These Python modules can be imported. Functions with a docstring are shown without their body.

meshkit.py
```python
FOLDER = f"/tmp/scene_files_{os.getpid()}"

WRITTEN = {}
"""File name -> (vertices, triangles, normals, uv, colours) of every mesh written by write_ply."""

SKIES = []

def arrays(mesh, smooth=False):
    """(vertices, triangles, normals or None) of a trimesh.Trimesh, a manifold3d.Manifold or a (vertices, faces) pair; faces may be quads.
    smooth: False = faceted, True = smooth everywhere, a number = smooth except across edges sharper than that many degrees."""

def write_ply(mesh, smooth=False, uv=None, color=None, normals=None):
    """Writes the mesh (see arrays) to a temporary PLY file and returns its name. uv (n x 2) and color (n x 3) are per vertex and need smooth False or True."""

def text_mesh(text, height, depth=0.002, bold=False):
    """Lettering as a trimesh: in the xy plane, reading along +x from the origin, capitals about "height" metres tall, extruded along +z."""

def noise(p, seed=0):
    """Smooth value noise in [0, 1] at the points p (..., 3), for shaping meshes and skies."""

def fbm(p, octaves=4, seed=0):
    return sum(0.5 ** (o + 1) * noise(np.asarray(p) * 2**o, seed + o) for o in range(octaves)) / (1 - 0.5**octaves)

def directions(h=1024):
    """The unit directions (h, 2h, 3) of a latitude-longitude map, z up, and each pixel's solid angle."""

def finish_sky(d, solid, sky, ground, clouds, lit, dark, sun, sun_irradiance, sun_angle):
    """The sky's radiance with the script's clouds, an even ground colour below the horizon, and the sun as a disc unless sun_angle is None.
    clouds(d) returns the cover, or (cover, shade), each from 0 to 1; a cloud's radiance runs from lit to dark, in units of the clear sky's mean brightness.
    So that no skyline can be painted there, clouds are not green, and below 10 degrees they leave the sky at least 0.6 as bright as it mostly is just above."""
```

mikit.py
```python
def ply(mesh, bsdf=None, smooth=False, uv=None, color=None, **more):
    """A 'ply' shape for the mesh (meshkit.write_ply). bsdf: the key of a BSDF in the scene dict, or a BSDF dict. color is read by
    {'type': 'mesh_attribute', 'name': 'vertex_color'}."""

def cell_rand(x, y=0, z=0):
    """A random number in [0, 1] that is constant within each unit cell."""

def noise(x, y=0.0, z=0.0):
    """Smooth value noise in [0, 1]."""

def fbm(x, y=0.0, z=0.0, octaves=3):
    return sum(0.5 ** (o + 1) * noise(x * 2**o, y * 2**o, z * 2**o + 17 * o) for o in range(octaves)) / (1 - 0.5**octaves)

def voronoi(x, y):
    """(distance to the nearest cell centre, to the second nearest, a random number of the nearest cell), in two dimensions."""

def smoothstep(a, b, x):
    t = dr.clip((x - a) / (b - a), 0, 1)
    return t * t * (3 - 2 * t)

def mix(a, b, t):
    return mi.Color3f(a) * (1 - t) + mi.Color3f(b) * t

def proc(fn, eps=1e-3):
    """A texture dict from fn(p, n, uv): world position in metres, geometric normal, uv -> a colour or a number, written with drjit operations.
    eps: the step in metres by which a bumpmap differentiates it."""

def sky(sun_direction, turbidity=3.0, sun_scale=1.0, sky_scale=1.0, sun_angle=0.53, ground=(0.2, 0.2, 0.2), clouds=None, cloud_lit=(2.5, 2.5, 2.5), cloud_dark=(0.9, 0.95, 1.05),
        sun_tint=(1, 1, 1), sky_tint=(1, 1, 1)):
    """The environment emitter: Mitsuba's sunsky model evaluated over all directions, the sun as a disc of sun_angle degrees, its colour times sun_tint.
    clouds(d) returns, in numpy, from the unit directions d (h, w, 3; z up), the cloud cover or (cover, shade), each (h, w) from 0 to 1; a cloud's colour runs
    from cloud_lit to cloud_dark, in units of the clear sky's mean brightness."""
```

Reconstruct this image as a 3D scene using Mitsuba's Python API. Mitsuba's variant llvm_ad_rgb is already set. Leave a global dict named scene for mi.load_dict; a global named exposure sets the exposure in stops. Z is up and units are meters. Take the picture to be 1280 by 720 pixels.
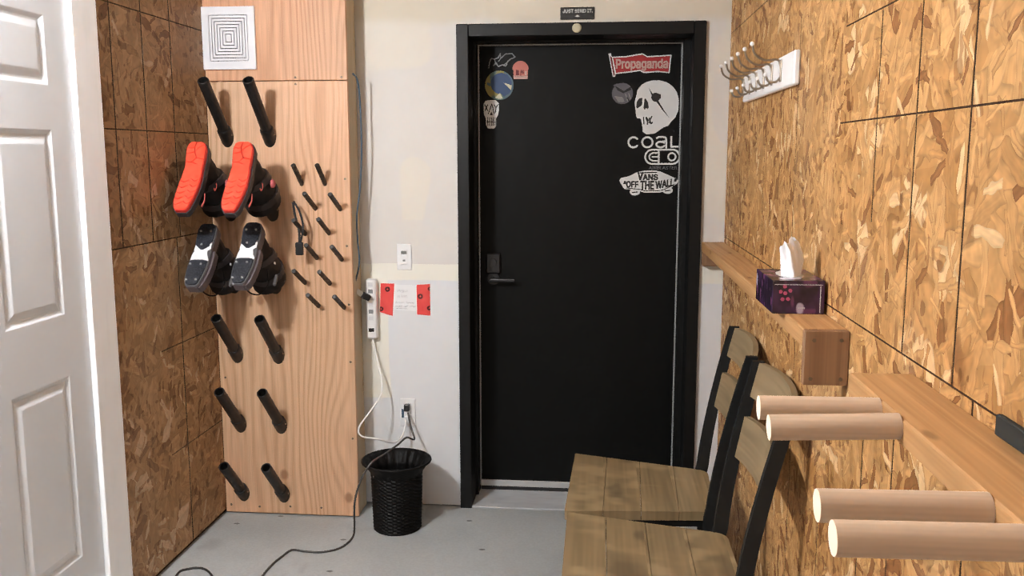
import math, random
import numpy as np, trimesh, manifold3d as m3, drjit as dr
import mitsuba as mi
import mikit, meshkit
from mikit import ply, proc, noise, fbm, voronoi, cell_rand, smoothstep, mix
from shapely.geometry import Polygon, LineString, Point, box as sbox
from shapely import affinity
from shapely.ops import unary_union
T = mi.ScalarTransform4f
random.seed(7); np.random.seed(7)
scene, labels = {'type': 'scene'}, {}

# ---------------------------------------------------------------- camera, light, exposure
F_PX, CAM_H = 1133.8, 1.5815
def _basis(u0=749.0, v0=192.7, roll=0.01312, f=F_PX):
    d = np.array([(u0 - 640) / f, (v0 - 360) / f, 1]); d /= np.linalg.norm(d)
    dn = np.array([0, 1.0, 0]); dn = dn - dn.dot(d) * d; dn /= np.linalg.norm(dn)
    r = np.cross(dn, d); c, s = math.cos(roll), math.sin(roll)
    r, dn = c * r + s * dn, -s * r + c * dn
    return np.array([r, d, -dn])
B = _basis()
EYE = np.array([0, 0, CAM_H])
fwd, down = B @ [0, 0, 1.0], B @ [0, 1.0, 0]
scene['camera'] = {'type': 'perspective', 'fov_axis': 'x', 'fov': math.degrees(2 * math.atan(640 / F_PX)), 'near_clip': 0.05, 'far_clip': 50.0,
    'to_world': T().look_at(origin=EYE.tolist(), target=(EYE + fwd).tolist(), up=(-down).tolist())}
exposure = 2.7
LAMP_A = dict(loc=(-1.50, 1.42, 2.27), radius=0.085, power=(93, 95, 97))     # globe lamp on the left wall
FILL_B = dict(loc=(-0.3, -1.2, 2.40), size=(0.6, 0.6), power=(1.7, 1.7, 1.7))      # unseen fill lamp behind the camera, added to lift the shadows

def at(u, v, axis, val):
    """The point in which the line of sight of a pixel of the photograph meets the plane axis = val (used to take measurements)."""
    r = B @ np.array([(u - 640) / F_PX, (v - 360) / F_PX, 1]); t = (val - EYE[axis]) / r[axis]
    return EYE + t * r

# ---------------------------------------------------------------- helpers
def numbered(name):
    k, i = name, 0
    used = set(scene) | set(labels) | {x.split('__')[0] for x in scene}
    if '__' in name: used = set(scene)
    while k in used:
        i += 1; k = f'{name}_{i:03d}'
    return k
def thing(name, label, cat, group=None):
    k = numbered(name); labels[k] = {'label': label, 'category': cat}
    if group: labels[k]['group'] = group
    return k
def part(parent, name, mesh, bsdf, smooth=False, label=None, **kw):
    k = numbered(f'{parent}__{name}')
    scene[k] = ply(mesh, bsdf, smooth=smooth, **kw)
    if label: labels[k] = {'label': label}
    return k
def solo(name, mesh, bsdf, label, cat, smooth=False, group=None):
    k = numbered(name); scene[k] = ply(mesh, bsdf, smooth=smooth)
    labels[k] = {'label': label, 'category': cat}
    if group: labels[k]['group'] = group
    return k
def struct(name, mesh, bsdf, label, cat='wall', smooth=False):
    if mesh is not None: scene[name] = ply(mesh, bsdf, smooth=smooth)
    labels[name] = {'label': label, 'category': cat, 'kind': 'structure'}
    return name
def bx(x0, x1, y0, y1, z0, z1):
    b = trimesh.creation.box((abs(x1 - x0), abs(y1 - y0), abs(z1 - z0)))
    b.apply_translation(((x0 + x1) / 2, (y0 + y1) / 2, (z0 + z1) / 2)); return b
def tm(man):
    m = man.to_mesh(); return trimesh.Trimesh(m.vert_properties[:, :3], m.tri_verts, process=False)
def rbx(x0, x1, y0, y1, z0, z1, r=0.004, seg=8):
    r = min(r, abs(x1 - x0) / 2.01, abs(y1 - y0) / 2.01, abs(z1 - z0) / 2.01)
    s = m3.Manifold.sphere(r, seg)
    return tm(m3.Manifold.batch_hull([s.translate((x, y, z)) for x in (x0 + r, x1 - r) for y in (y0 + r, y1 - r) for z in (z0 + r, z1 - r)]))
def cbx(x0, x1, y0, y1, z0, z1, c=0.003):
    """A box with chamfered edges."""
    p = []
    for x, sx in ((x0, 1), (x1, -1)):
        for y, sy in ((y0, 1), (y1, -1)):
            for z, sz in ((z0, 1), (z1, -1)):
                p += [(x, y + sy * c, z + sz * c), (x + sx * c, y, z + sz * c), (x + sx * c, y + sy * c, z)]
    return trimesh.convex.convex_hull(np.array(p))
def cat(*ms): return trimesh.util.concatenate([m for m in ms if m is not None])
def ext(poly, d):
    gs = [g for g in getattr(poly, 'geoms', [poly]) if g.area > 1e-9]
    return trimesh.util.concatenate([trimesh.creation.extrude_polygon(g, d, engine='earcut') for g in gs])
def stand(m, y):
    """xy plane drawing (reading +x, extruded +z) to an upright drawing that faces -y, its back at y."""
    m = m.copy(); m.apply_transform(np.array([[1, 0, 0, 0], [0, 0, -1, y], [0, 1, 0, 0], [0, 0, 0, 1.0]])); return m
def spline(pts, n=10):
    p = np.array(pts, float); p = np.vstack([2 * p[0] - p[1], p, 2 * p[-1] - p[-2]]); out = []
    for i in range(1, len(p) - 2):
        for t in np.linspace(0, 1, n, endpoint=False):
            a, b, c, d = p[i - 1:i + 3]
            out.append(0.5 * (2 * b + (c - a) * t + (2 * a - 5 * b + 4 * c - d) * t * t + (3 * b - a - 3 * c + d) * t ** 3))
    out.append(p[-2]); return np.array(out)
def tube(pts, r, sides=8, smooth_n=10, curve=True):
    p = spline(pts, smooth_n) if curve and len(pts) > 2 else np.array(pts, float)
    t = np.gradient(p, axis=0); t /= np.linalg.norm(t, axis=1, keepdims=True) + 1e-12
    a = np.cross(t[0], [0.31, 0.2, 0.93]); a /= np.linalg.norm(a); fr = []
    for k in range(len(p)):
        a = a - a.dot(t[k]) * t[k]; a /= np.linalg.norm(a); fr.append(a)
    fr = np.array(fr); b = np.cross(t, fr); rr = np.broadcast_to(r, (len(p),))
    ang = np.arange(sides) * 2 * np.pi / sides
    v = p[:, None] + rr[:, None, None] * (np.cos(ang)[None, :, None] * fr[:, None] + np.sin(ang)[None, :, None] * b[:, None])
    n = len(p); v = np.vstack([v.reshape(-1, 3), p[:1], p[-1:]]); f = []
    for i in range(n - 1):
        for j in range(sides):
            k = (j + 1) % sides
            f += [(i * sides + j, i * sides + k, (i + 1) * sides + k), (i * sides + j, (i + 1) * sides + k, (i + 1) * sides + j)]
    for j in range(sides):
        k = (j + 1) % sides; f += [(n * sides, k, j), (n * sides + 1, (n - 1) * sides + j, (n - 1) * sides + k)]
    m = trimesh.Trimesh(v, f, process=False)
    if m.volume < 0: m.invert()
    return m
def ribbon(pts, w, th, wdir):
    """A strap: a flat band along the points, w wide along wdir."""
    p = spline(pts, 8); wd = np.array(wdir, float); wd /= np.linalg.norm(wd)
    t = np.gradient(p, axis=0); nn = np.cross(t, wd); nn /= np.linalg.norm(nn, axis=1, keepdims=True)
    c = [p + s * wd * w / 2 + q * nn * th / 2 for s, q in ((-1, -1), (1, -1), (1, 1), (-1, 1))]
    v = np.stack(c, 1).reshape(-1, 3); n = len(p); f = []
    for i in range(n - 1):
        for j in range(4):
            k = (j + 1) % 4
            f += [(i * 4 + j, i * 4 + k, i * 4 + 4 + k), (i * 4 + j, i * 4 + 4 + k, i * 4 + 4 + j)]
    e = (n - 1) * 4; f += [(0, 2, 1), (0, 3, 2), (e, e + 1, e + 2), (e, e + 2, e + 3)]
    m = trimesh.Trimesh(v, f, process=False)
    if m.volume < 0: m.invert()
    return m
def lathe(profile, seg=32):
    m = trimesh.creation.revolve(np.array(profile, float), sections=seg)
    if m.volume < 0: m.invert()
    return m
def align(m, a, b):
    """Moves a mesh made along +z from the origin so that it stands at a and points to b."""
    d = np.array(b, float) - a; d /= np.linalg.norm(d)
    m = m.copy(); m.apply_transform(trimesh.geometry.align_vectors([0, 0, 1], d)); m.apply_translation(a); return m
def rod(a, b, r, sides=16):
    a, b = np.array(a, float), np.array(b, float)
    L = np.linalg.norm(b - a); m = trimesh.creation.cylinder(r, L, sections=sides); m.apply_translation((0, 0, L / 2)); return align(m, a, b)

# ---------------------------------------------------------------- materials
def mat(name, tex, rough=0.6, spec=0.4, bump=None, bscale=0.001, **kw):
    c = tex if isinstance(tex, dict) else {'type': 'rgb', 'value': list(tex)}
    b = {'type': 'principled', 'base_color': c, 'roughness': rough, 'specular': spec, **kw}
    if bump is not None: b = {'type': 'bumpmap', 'arbitrary': bump, 'scale': bscale, 'bsdf': b}
    scene[name] = {'type': 'twosided', 'bsdf': b}
    return name

def osb_fn(tone, seed, pale, con=1.0, low=1.0, size=1.0):
    """Strands pressed at random angles over one another, each with its own tone and grain."""
    tone = mi.Color3f(*tone)
    layers = [(.125, 1.2, .62), (.110, 1.1, .54), (.095, 1.1, .48), (.075, 1.0, .44), (.052, 1.0, .40), (.034, 1.05, .34)]
    def fn(p, n, uv):
        u = dr.select(dr.abs(n.x) > 0.5, p.y, p.x) / size + seed; v = mi.Float(p.z) / size
        wu = (noise(u * 22, v * 22, 3) - .5) * .016 + (noise(u * 90, v * 90, 5) - .5) * .004; wv = (noise(u * 22, v * 22, 9) - .5) * .016
        u2, v2 = u + wu, v + wv
        d1, d2, r = voronoi((u2 + .4 * v2) / .10, (v2 - .4 * u2) / .06)
        col = mix((.47, .265, .10), (.60, .37, .16), r) * (.92 + .16 * noise(u2 * 60, v2 * 60, 2))
        for k, (S, ln, wd) in enumerate(layers):
            x, y = u2 / S + k * 7.3, v2 / S + k * 3.9
            bx_, by_ = dr.floor(x), dr.floor(y)
            A, Bq, R, hit, em = mi.Float(0), mi.Float(0), mi.Float(0), mi.Bool(False), mi.Float(1)
            for i in (-1, 0, 1):
                for j in (-1, 0, 1):
                    cx, cy = bx_ + i, by_ + j
                    r1, r2 = cell_rand(cx, cy, 11 + k), cell_rand(cx, cy, 31 + k)
                    r3 = cell_rand(cx, cy, 51 + k); r4 = cell_rand(cx, cy, 71 + k)
                    dx, dy = x - cx - r1, y - cy - r2
                    an = r3 * 3.1416
                    c, q = dr.cos(an), dr.sin(an)
                    a, b = dx * c + dy * q, -dx * q + dy * c
                    hl, hw = ln * (.42 + .30 * r4), wd * (.28 + .34 * r2)
                    e = dr.minimum(hl - dr.abs(a + .22 * b), hw * (1 - .30 * dr.square(a / hl)) * (1 + .22 * dr.sin(a * 8 + r1 * 40)) - dr.abs(b))
                    on = (e > 0) & (r4 > (.22 if k < 5 else .62))
                    A = dr.select(on, a, A); Bq = dr.select(on, b, Bq); R = dr.select(on, cell_rand(cx, cy, 91 + k), R); em = dr.select(on, e, em); hit = hit | on
            fl = mix((.43, .235, .085), (.72, .465, .215), R)
            fl = dr.select(R < (.02 if k < 3 else .15), mi.Color3f(.29, .135, .05), fl)
            fl = dr.select(R > .93, mi.Color3f(.84, .63, .37), fl)
            g = noise(A * 2.5, Bq * 34, k) - .5; g2 = noise(A * 1.2, Bq * 11, k + 5) - .5
            fl = fl * (1 + .16 * g + .34 * g2) * (.76 + .24 * smoothstep(0, .06, em))
            col = dr.select(hit, fl, col)
        spot = smoothstep(.82, .86, noise(u2 * 42, v2 * 30, 31)) * smoothstep(.45, .6, noise(u * 9, v * 9, 4))
        col = mix(col, mi.Color3f(.22, .10, .035), spot * .75)
        pl = smoothstep(.55, .8, fbm(u * 4 + 2, v * 4, 8)) * pale
        col = mix(col, col * .6 + mi.Color3f(.33, .27, .18), pl)
        col = mix(mi.Color3f(.56, .345, .15), col, con) * (1 + .20 * (noise(u2 * 130, v2 * 130, 12) - .5))
        fleck = smoothstep(.70, .80, noise(u2 * 95, v2 * 70, 17)) * smoothstep(.35, .6, noise(u * 13, v * 13, 6))
        col = mix(col, col * mi.Color3f(.55, .45, .38), fleck * .8)
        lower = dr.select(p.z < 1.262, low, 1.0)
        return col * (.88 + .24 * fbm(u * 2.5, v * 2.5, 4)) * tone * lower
    return fn
mat('osb_right', proc(osb_fn((.67, .605, .54), 0.0, .40, 1.0, 1.0, 1.25)), .55, .35)
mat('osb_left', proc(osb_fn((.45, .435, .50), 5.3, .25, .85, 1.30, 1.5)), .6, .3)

def ply_fn(p, n, uv):
    x, z = p.x + dr.select(p.z > 1.882, 1.7, 0.0), p.z
    w = fbm(x * 4.5, z * 1.1, 2, 3) + .5 * noise(x * 7, z * 3.2, 5) * smoothstep(-1.35, -1.1, p.x)
    w2 = noise(x * 11, z * 2.2, 8)
    t = (x + .16 * w + .03 * w2) * 46
    s = .5 + .5 * dr.sin(t * 6.283 * .62)
    s = s * s
    fine = noise(x * 420, z * 10, 1)
    c = mix((.64, .425, .27), (.52, .315, .18), s * (.15 + .85 * smoothstep(.3, .8, noise(x * 5, z * 1.1, 11))))
    c = c * (.90 + .2 * fine)
    pink = noise(x * 3, z * 1.5, 21)
    c = mix(c, c * mi.Color3f(1.06, .95, .92), pink)
    kx, kz = x * 3.1, z * 2.3
    d1, d2, r = voronoi(kx, kz)
    knot = smoothstep(.075, .03, d1) * dr.select(r > .72, 1.0, 0.0)
    c = mix(c, (.30, .14, .065), knot * .8)
    return c * dr.select(p.z > 1.882, mi.Color3f(.86, .77, .73), mi.Color3f(.94, .92, .91))
mat('plywood', proc(ply_fn), .5, .35)

def lumber_fn(ax, base, dark, knots=True):
    def fn(p, n, uv):
        l, a, b = (p.y, p.x, p.z) if ax == 1 else ((p.z, p.x, p.y) if ax == 2 else (p.x, p.y, p.z))
        q = a + .35 * b + .03 * fbm(l * 1.6, a * 6, b * 6, 3)
        s = noise(q * 90, l * .8, 3) * .6 + noise(q * 260, l * 1.5, 4) * .4
        c = mix(base, dark, smoothstep(.25, .8, s) * .8)
        c = c * (.93 + .14 * noise(l * 9, a * 300, b * 300))
        if knots:
            d1, d2, r = voronoi(l * 3.3 + 4.4, (a + b) * 9)
            k = smoothstep(.10, .03, d1) * dr.select(r > .72, 1.0, 0.0)
            c = mix(c, mi.Color3f(dark) * .4, k * .6)
        return c
    return fn
mat('lumber', proc(lumber_fn(1, (.42, .24, .108), (.33, .175, .07))), .5, .35)
mat('stud', proc(lumber_fn(2, (.46, .36, .24), (.36, .27, .17))), .65, .25)
mat('shaded_board', proc(lumber_fn(2, (.22, .125, .068), (.17, .09, .047), False)), .55, .35)  # timber browned to carry the shade on the camera-facing boards
mat('dowel_wood', proc(lumber_fn(0, (.56, .435, .325), (.51, .385, .285), False)), .5, .3)
mat('dowel_end', (.78, .66, .52), .7, .2)

def seat_fn(p, n, uv):
    pl = dr.floor(p.x / .1175 + .75)
    r = cell_rand(pl, 3, 1)
    x, y = p.x + r * 7, p.y + r * 3
    s = noise(x * 130, y * 5, 2) * .5 + noise(x * 40, y * 3, 7) * .5
    c = mix((.27, .195, .105), (.16, .115, .060), s)
    blot = fbm(x * 9, y * 6, 3)
    c = mix(c, (.085, .062, .036), smoothstep(.55, .8, blot) * .7)
    c = mix(c, (.36, .27, .15), smoothstep(.55, .85, fbm(x * 7, y * 11, 13)) * .6)
    return c * (.85 + .3 * r)
mat('seat_wood', proc(seat_fn), .42, .45)
def back_fn(p, n, uv):
    s = noise(p.y * 5, p.z * 130, 2) * .5 + noise(p.y * 3, p.z * 40, 7) * .5
    c = mix((.27, .205, .12), (.18, .135, .078), s)
    return mix(c, (.12, .085, .05), smoothstep(.6, .88, fbm(p.y * 8, p.z * 10, 3)) * .6)
mat('back_wood', proc(back_fn), .45, .4)

def drywall_fn(p, n, uv):
    x, z = p.x, p.z
    m = fbm(x * 2.5, z * 2.5, 3)
    up = mi.Color3f(.665, .65, .625) * (.96 + .08 * m)
    low = mi.Color3f(.715, .735, .76) * (.97 + .06 * m)
    cream = mi.Color3f(.79, .785, .715) * (.97 + .06 * m)
    z1 = 1.105 + .004 * noise(x * 12, 2, 2); z0 = 1.032 + .004 * noise(x * 10, 5, 1)
    xe = -.925 + .012 * noise(z * 6, 1, 3)
    c = dr.select(z > z1, up, dr.select(z > z0, cream, low))
    c = dr.select((x < xe) & (z < z1) & (z > .5), cream * .98, c)
    patch = smoothstep(.66, .72, noise(x * 5 + 3, z * 4, 5)) * dr.select(z > 1.3, 1.0, .25)
    c = mix(c, c * mi.Color3f(1.05, 1.03, .97), patch)
    top = smoothstep(2.11, 2.17, z + .02 * noise(x * 6, 2))  # warm light along the wall top, put into the colour
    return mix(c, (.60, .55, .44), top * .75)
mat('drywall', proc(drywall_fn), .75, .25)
mat('plain_wall', (.66, .65, .63), .8, .2)
mat('ceiling_paint', (.78, .77, .74), .85, .2)
mat('joint_dark', (.035, .02, .012), .9, .1)
mat('dark_backing', (.045, .03, .02), .9, .1)

def floor_fn(p, n, uv):
    m = fbm(p.x * 2.2, p.y * 2.2, 1, 4); f = noise(p.x * 160, p.y * 160, 3)
    c = mix((.31, .33, .335), (.39, .41, .415), smoothstep(.25, .75, m)) * (.95 + .1 * f)
    st = smoothstep(.68, .80, fbm(p.x * 7 + 5, p.y * 5, 9))
    c = mix(c, (.25, .255, .255), st * .55)
    d1, d2, r = voronoi(p.x * 6 + .3, p.y * 9)
    chip = smoothstep(.10, .05, d1) * dr.select(r > .90, 1.0, 0.0)
    return mix(c, (.10, .10, .10), chip * .8)
mat('concrete', proc(floor_fn), .62, .35, proc(lambda p, n, uv: fbm(p.x * 40, p.y * 40, 2)), .0012)
mat('sill', proc(lambda p, n, uv: mix((.42, .44, .46), (.52, .54, .56), fbm(p.x * 14, p.y * 40, 2))), .5, .4)

mat('white_paint', (.66, .685, .715), .40, .4)
mat('trim_white', proc(lambda p, n, uv: mix((.92, .94, .96), (.87, .90, .92), smoothstep(.55, .9, fbm(p.y * 30, p.z * 6, 3)))), .42, .4)
mat('black_paint', (.0032, .0038, .0042), .45, .22)
mat('door_black', proc(lambda p, n, uv: mix((.0020, .0024, .0025), (.0030, .0034, .0036), fbm(p.x * 5, p.z * 3, 2))), .5, .12)
mat('gasket', (.30, .31, .31), .4, .5)
mat('sweep', (.52, .53, .54), .35, .5, metallic=.3)
mat('hardware_black', (.010, .010, .011), .32, .5)
mat('pipe_black', proc(lambda p, n, uv: mix((.005, .005, .0055), (.013, .012, .0115), noise(p.x * 60, p.z * 60, p.y * 60))), .42, .35)
mat('peg_dark', proc(lambda p, n, uv: mix((.022, .018, .015), (.06, .045, .033), smoothstep(.5, .9, noise(p.x * 50, p.z * 60, p.y * 30)))), .5, .4)
mat('metal_black', proc(lambda p, n, uv: mix((.004, .005, .006), (.008, .010, .011), noise(p.x * 40, p.y * 40, p.z * 12))), .48, .3)
mat('steel', (.30, .265, .22), .34, .5, metallic=1.0)
mat('screw_metal', (.12, .09, .06), .45, .5, metallic=.5)
mat('white_plastic', (.80, .81, .82), .32, .5)
mat('vent_white', (.66, .67, .70), .4, .45)
mat('vent_shadow_gap', (.16, .16, .17), .8, .2)
mat('grey_plastic', (.22, .23, .24), .4, .5)
mat('screen_grey', (.16, .17, .17), .2, .5)
mat('cord_white', (.86, .86, .85), .4, .4)
mat('cord_grey', (.05, .047, .045), .45, .4)
mat('cord_black', (.022, .021, .02), .45, .4)
mat('cord_blue', (.05, .085, .13), .45, .4)
mat('clear_plug', (.55, .53, .47), .25, .5)
def tape_fn(p, n, uv): return mix((.66, .045, .045), (.78, .10, .09), fbm(p.x * 30, p.z * 20, 2))
mat('tape_red', proc(tape_fn), .35, .5)
mat('tape_print', (.06, .005, .006), .4, .4)
mat('paper', (.80, .82, .84), .8, .2)
mat('pencil', (.50, .51, .53), .8, .2)
mat('ink', (.26, .27, .29), .8, .2)
def wicker_fn(p, n, uv):
    a = dr.atan2(p.y - 3.64, p.x + .84) * 26
    return mix((.0008, .0008, .0008), (.0032, .003, .003), .5 + .5 * dr.sin(a) * dr.sin(p.z * 460))
mat('wicker', proc(wicker_fn), .55, .16)
def rubber_red_fn(p, n, uv): return mix((.80, .065, .03), (.92, .105, .055), noise(p.x * 60, p.z * 60, p.y * 60))
mat('sole_red', proc(rubber_red_fn), .5, .4)
mat('sole_groove_shade', (.50, .030, .020), .55, .35)  # darker red base carries the shade inside the tread grooves
mat('boot_black', proc(lambda p, n, uv: mix((.0045, .004, .0045), (.011, .010, .0105), fbm(p.x * 60, p.z * 60, p.y * 60))), .6, .25)
mat('boot_rand', (.026, .022, .024), .5, .4)
mat('boot_tab_red', (.55, .08, .06), .5, .4)
mat('boot_tab_pink', (.45, .10, .11), .5, .4)
mat('sole_pad', proc(lambda p, n, uv: mix((.010, .012, .017), (.024, .027, .036), smoothstep(.4, .7, noise(p.x * 250, p.z * 250, p.y * 250)))), .5, .4)
mat('sole_grey', (.085, .085, .09), .45, .4)
mat('boot_mauve', (.085, .07, .078), .5, .4)
mat('sole_white', (.82, .83, .84), .45, .4)
mat('rivet', (.62, .64, .66), .3, .5, metallic=.7)
mat('st_white', (.64, .65, .65), .5, .35)
mat('st_black', (.012, .012, .013), .5, .35)
mat('st_red', (.30, .022, .026), .5, .35)
mat('st_pink', (.46, .30, .27), .5, .35)
mat('st_salmon', (.45, .14, .11), .5, .35)
mat('st_maroon', (.12, .012, .014), .5, .35)
mat('st_blue', (.020, .052, .135), .5, .35)
mat('st_yellow', proc(lambda p, n, uv: mix((.24, .20, .045), (.07, .13, .12), smoothstep(.35, .65, noise(p.x * 40, p.z * 22, 2)))), .5, .35)
mat('st_teal', (.055, .10, .13), .5, .35)
mat('st_cream', (.48, .46, .33), .5, .35)
mat('st_grey', (.085, .085, .10), .5, .35)
mat('st_greyline', (.17, .175, .18), .5, .35)
mat('sign_black', (.008, .008, .008), .4, .45)
mat('brass', (.45, .42, .30), .45, .5, metallic=.3)
def tissue_fn(p, n, uv):
    a = fbm(p.x * 24 + p.y * 9, p.z * 20, p.y * 24, 4); b = noise(p.x * 60, p.z * 45, p.y * 50)
    c = mix((.006, .003, .008), (.030, .010, .046), smoothstep(.38, .72, a))
    c = mix(c, (.15, .04, .12), smoothstep(.70, .82, b) * .5)
    return mix(c, (.45, .42, .55), smoothstep(.80, .88, noise(p.x * 30 + 4, p.z * 26, p.y * 30)) * .7)
mat('tissue_print', proc(tissue_fn), .25, .5, clearcoat=.3)
mat('tissue_line', (.40, .42, .46), .4, .4)
mat('tissue_rose', (.34, .06, .13), .4, .4)
scene['tissue_paper'] = {'type': 'twosided', 'bsdf': {'type': 'diffuse', 'reflectance': {'type': 'rgb', 'value': [.88, .89, .92]}}}
mat('strip_black', (.012, .017, .018), .6, .3)
mat('fixture', (.7, .7, .7), .5, .4)

# ---------------------------------------------------------------- the room
XL, XR, YB, YF, ZC = -1.635, 0.53, 3.89, -2.0, 2.45
YP = 3.72                                              # front of the plywood column
struct('floor', bx(-2.6, 1.2, YF, 4.6, -.1, 0), 'concrete', 'bare grey concrete floor', 'floor')
struct('ceiling', bx(-2.6, 1.2, YF, 4.6, ZC, ZC + .1), 'ceiling_paint', 'white ceiling', 'ceiling')
struct('wall_front', bx(-2.6, 1.2, YF - .1, YF, 0, ZC), 'plain_wall', 'plain wall behind the viewer')
DX0, DX1, DZ = -.552, .381, 2.068                       # opening of the black door
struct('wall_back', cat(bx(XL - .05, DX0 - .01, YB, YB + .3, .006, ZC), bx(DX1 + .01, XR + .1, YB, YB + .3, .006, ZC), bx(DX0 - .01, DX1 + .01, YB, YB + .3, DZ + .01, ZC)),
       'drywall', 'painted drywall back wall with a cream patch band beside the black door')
struct('wall_right', bx(XR + .0125, XR + .12, YF, YB, 0, ZC), 'dark_backing', 'right wall clad in oriented strand board')
struct('wall_left', cat(bx(XL - .12, XL - .0125, 2.80, YB, 0, ZC), bx(XL - .12, XL - .0125, YF, 1.78, 0, ZC), bx(XL - .12, XL - .0125, 1.78, 2.80, 2.10, ZC)),
       'dark_backing', 'left wall clad in oriented strand board')

def panels(wall, rect, cuts, gap, xface, inward, bsdf):
    """Boards of a wall: the rectangle (y, z) cut along the joints, each piece a board of its own 12 mm thick."""
    poly = sbox(*rect)
    for (a, b) in cuts:
        g = gap if a[1] == b[1] else gap * 2
        cut = LineString([a, b]).buffer(g / 2, cap_style=2).intersection(sbox(*rect)); poly = poly.difference(cut)
        y0, z0, y1, z1 = cut.bounds
        part(wall, 'joint', bx(xface - .0123 if inward > 0 else xface + .0008, xface - .0008 if inward > 0 else xface + .0123, y0, y1, z0, z1), 'joint_dark', label='dark joint line')
    for g in sorted(getattr(poly, 'geoms', [poly]), key=lambda g: (round(g.centroid.x, 2), round(g.centroid.y, 2))):
        m = ext(g, .012)
        M = np.array([[0, 0, 1, xface if inward < 0 else xface - .012], [1, 0, 0, 0], [0, 1, 0, 0], [0, 0, 0, 1.0]])
        m.apply_transform(M)
        part(wall, 'strand_board', m, bsdf)
z_ = 2.46
panels('wall_right', (-.6, .012, YB - .004, ZC), [((-1, 1.237), (4, 1.237)), ((-1, 1.649), (2.10, 1.649)), ((1.15, 1.855), (2.09, 1.855)), ((3.06, 2.068), (4, 2.068)),
    ((1.379, 1.237), (1.379, z_)), ((1.607, 1.237), (1.607, z_)), ((1.828, 1.45), (1.828, 1.85)), ((2.55, 1.30), (2.55, 1.95)), ((3.02, 1.3), (3.02, 1.72)), ((.95, 1.237), (.95, z_)),
    ((1.80, .25), (1.80, 1.10)), ((1.62, .55), (1.62, 1.08)), ((1.30, .0), (1.30, 1.237)), ((2.45, 0), (2.45, 1.237)), ((2.12, .2), (2.12, .78))], .0034, XR, -1, 'osb_right')
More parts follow.
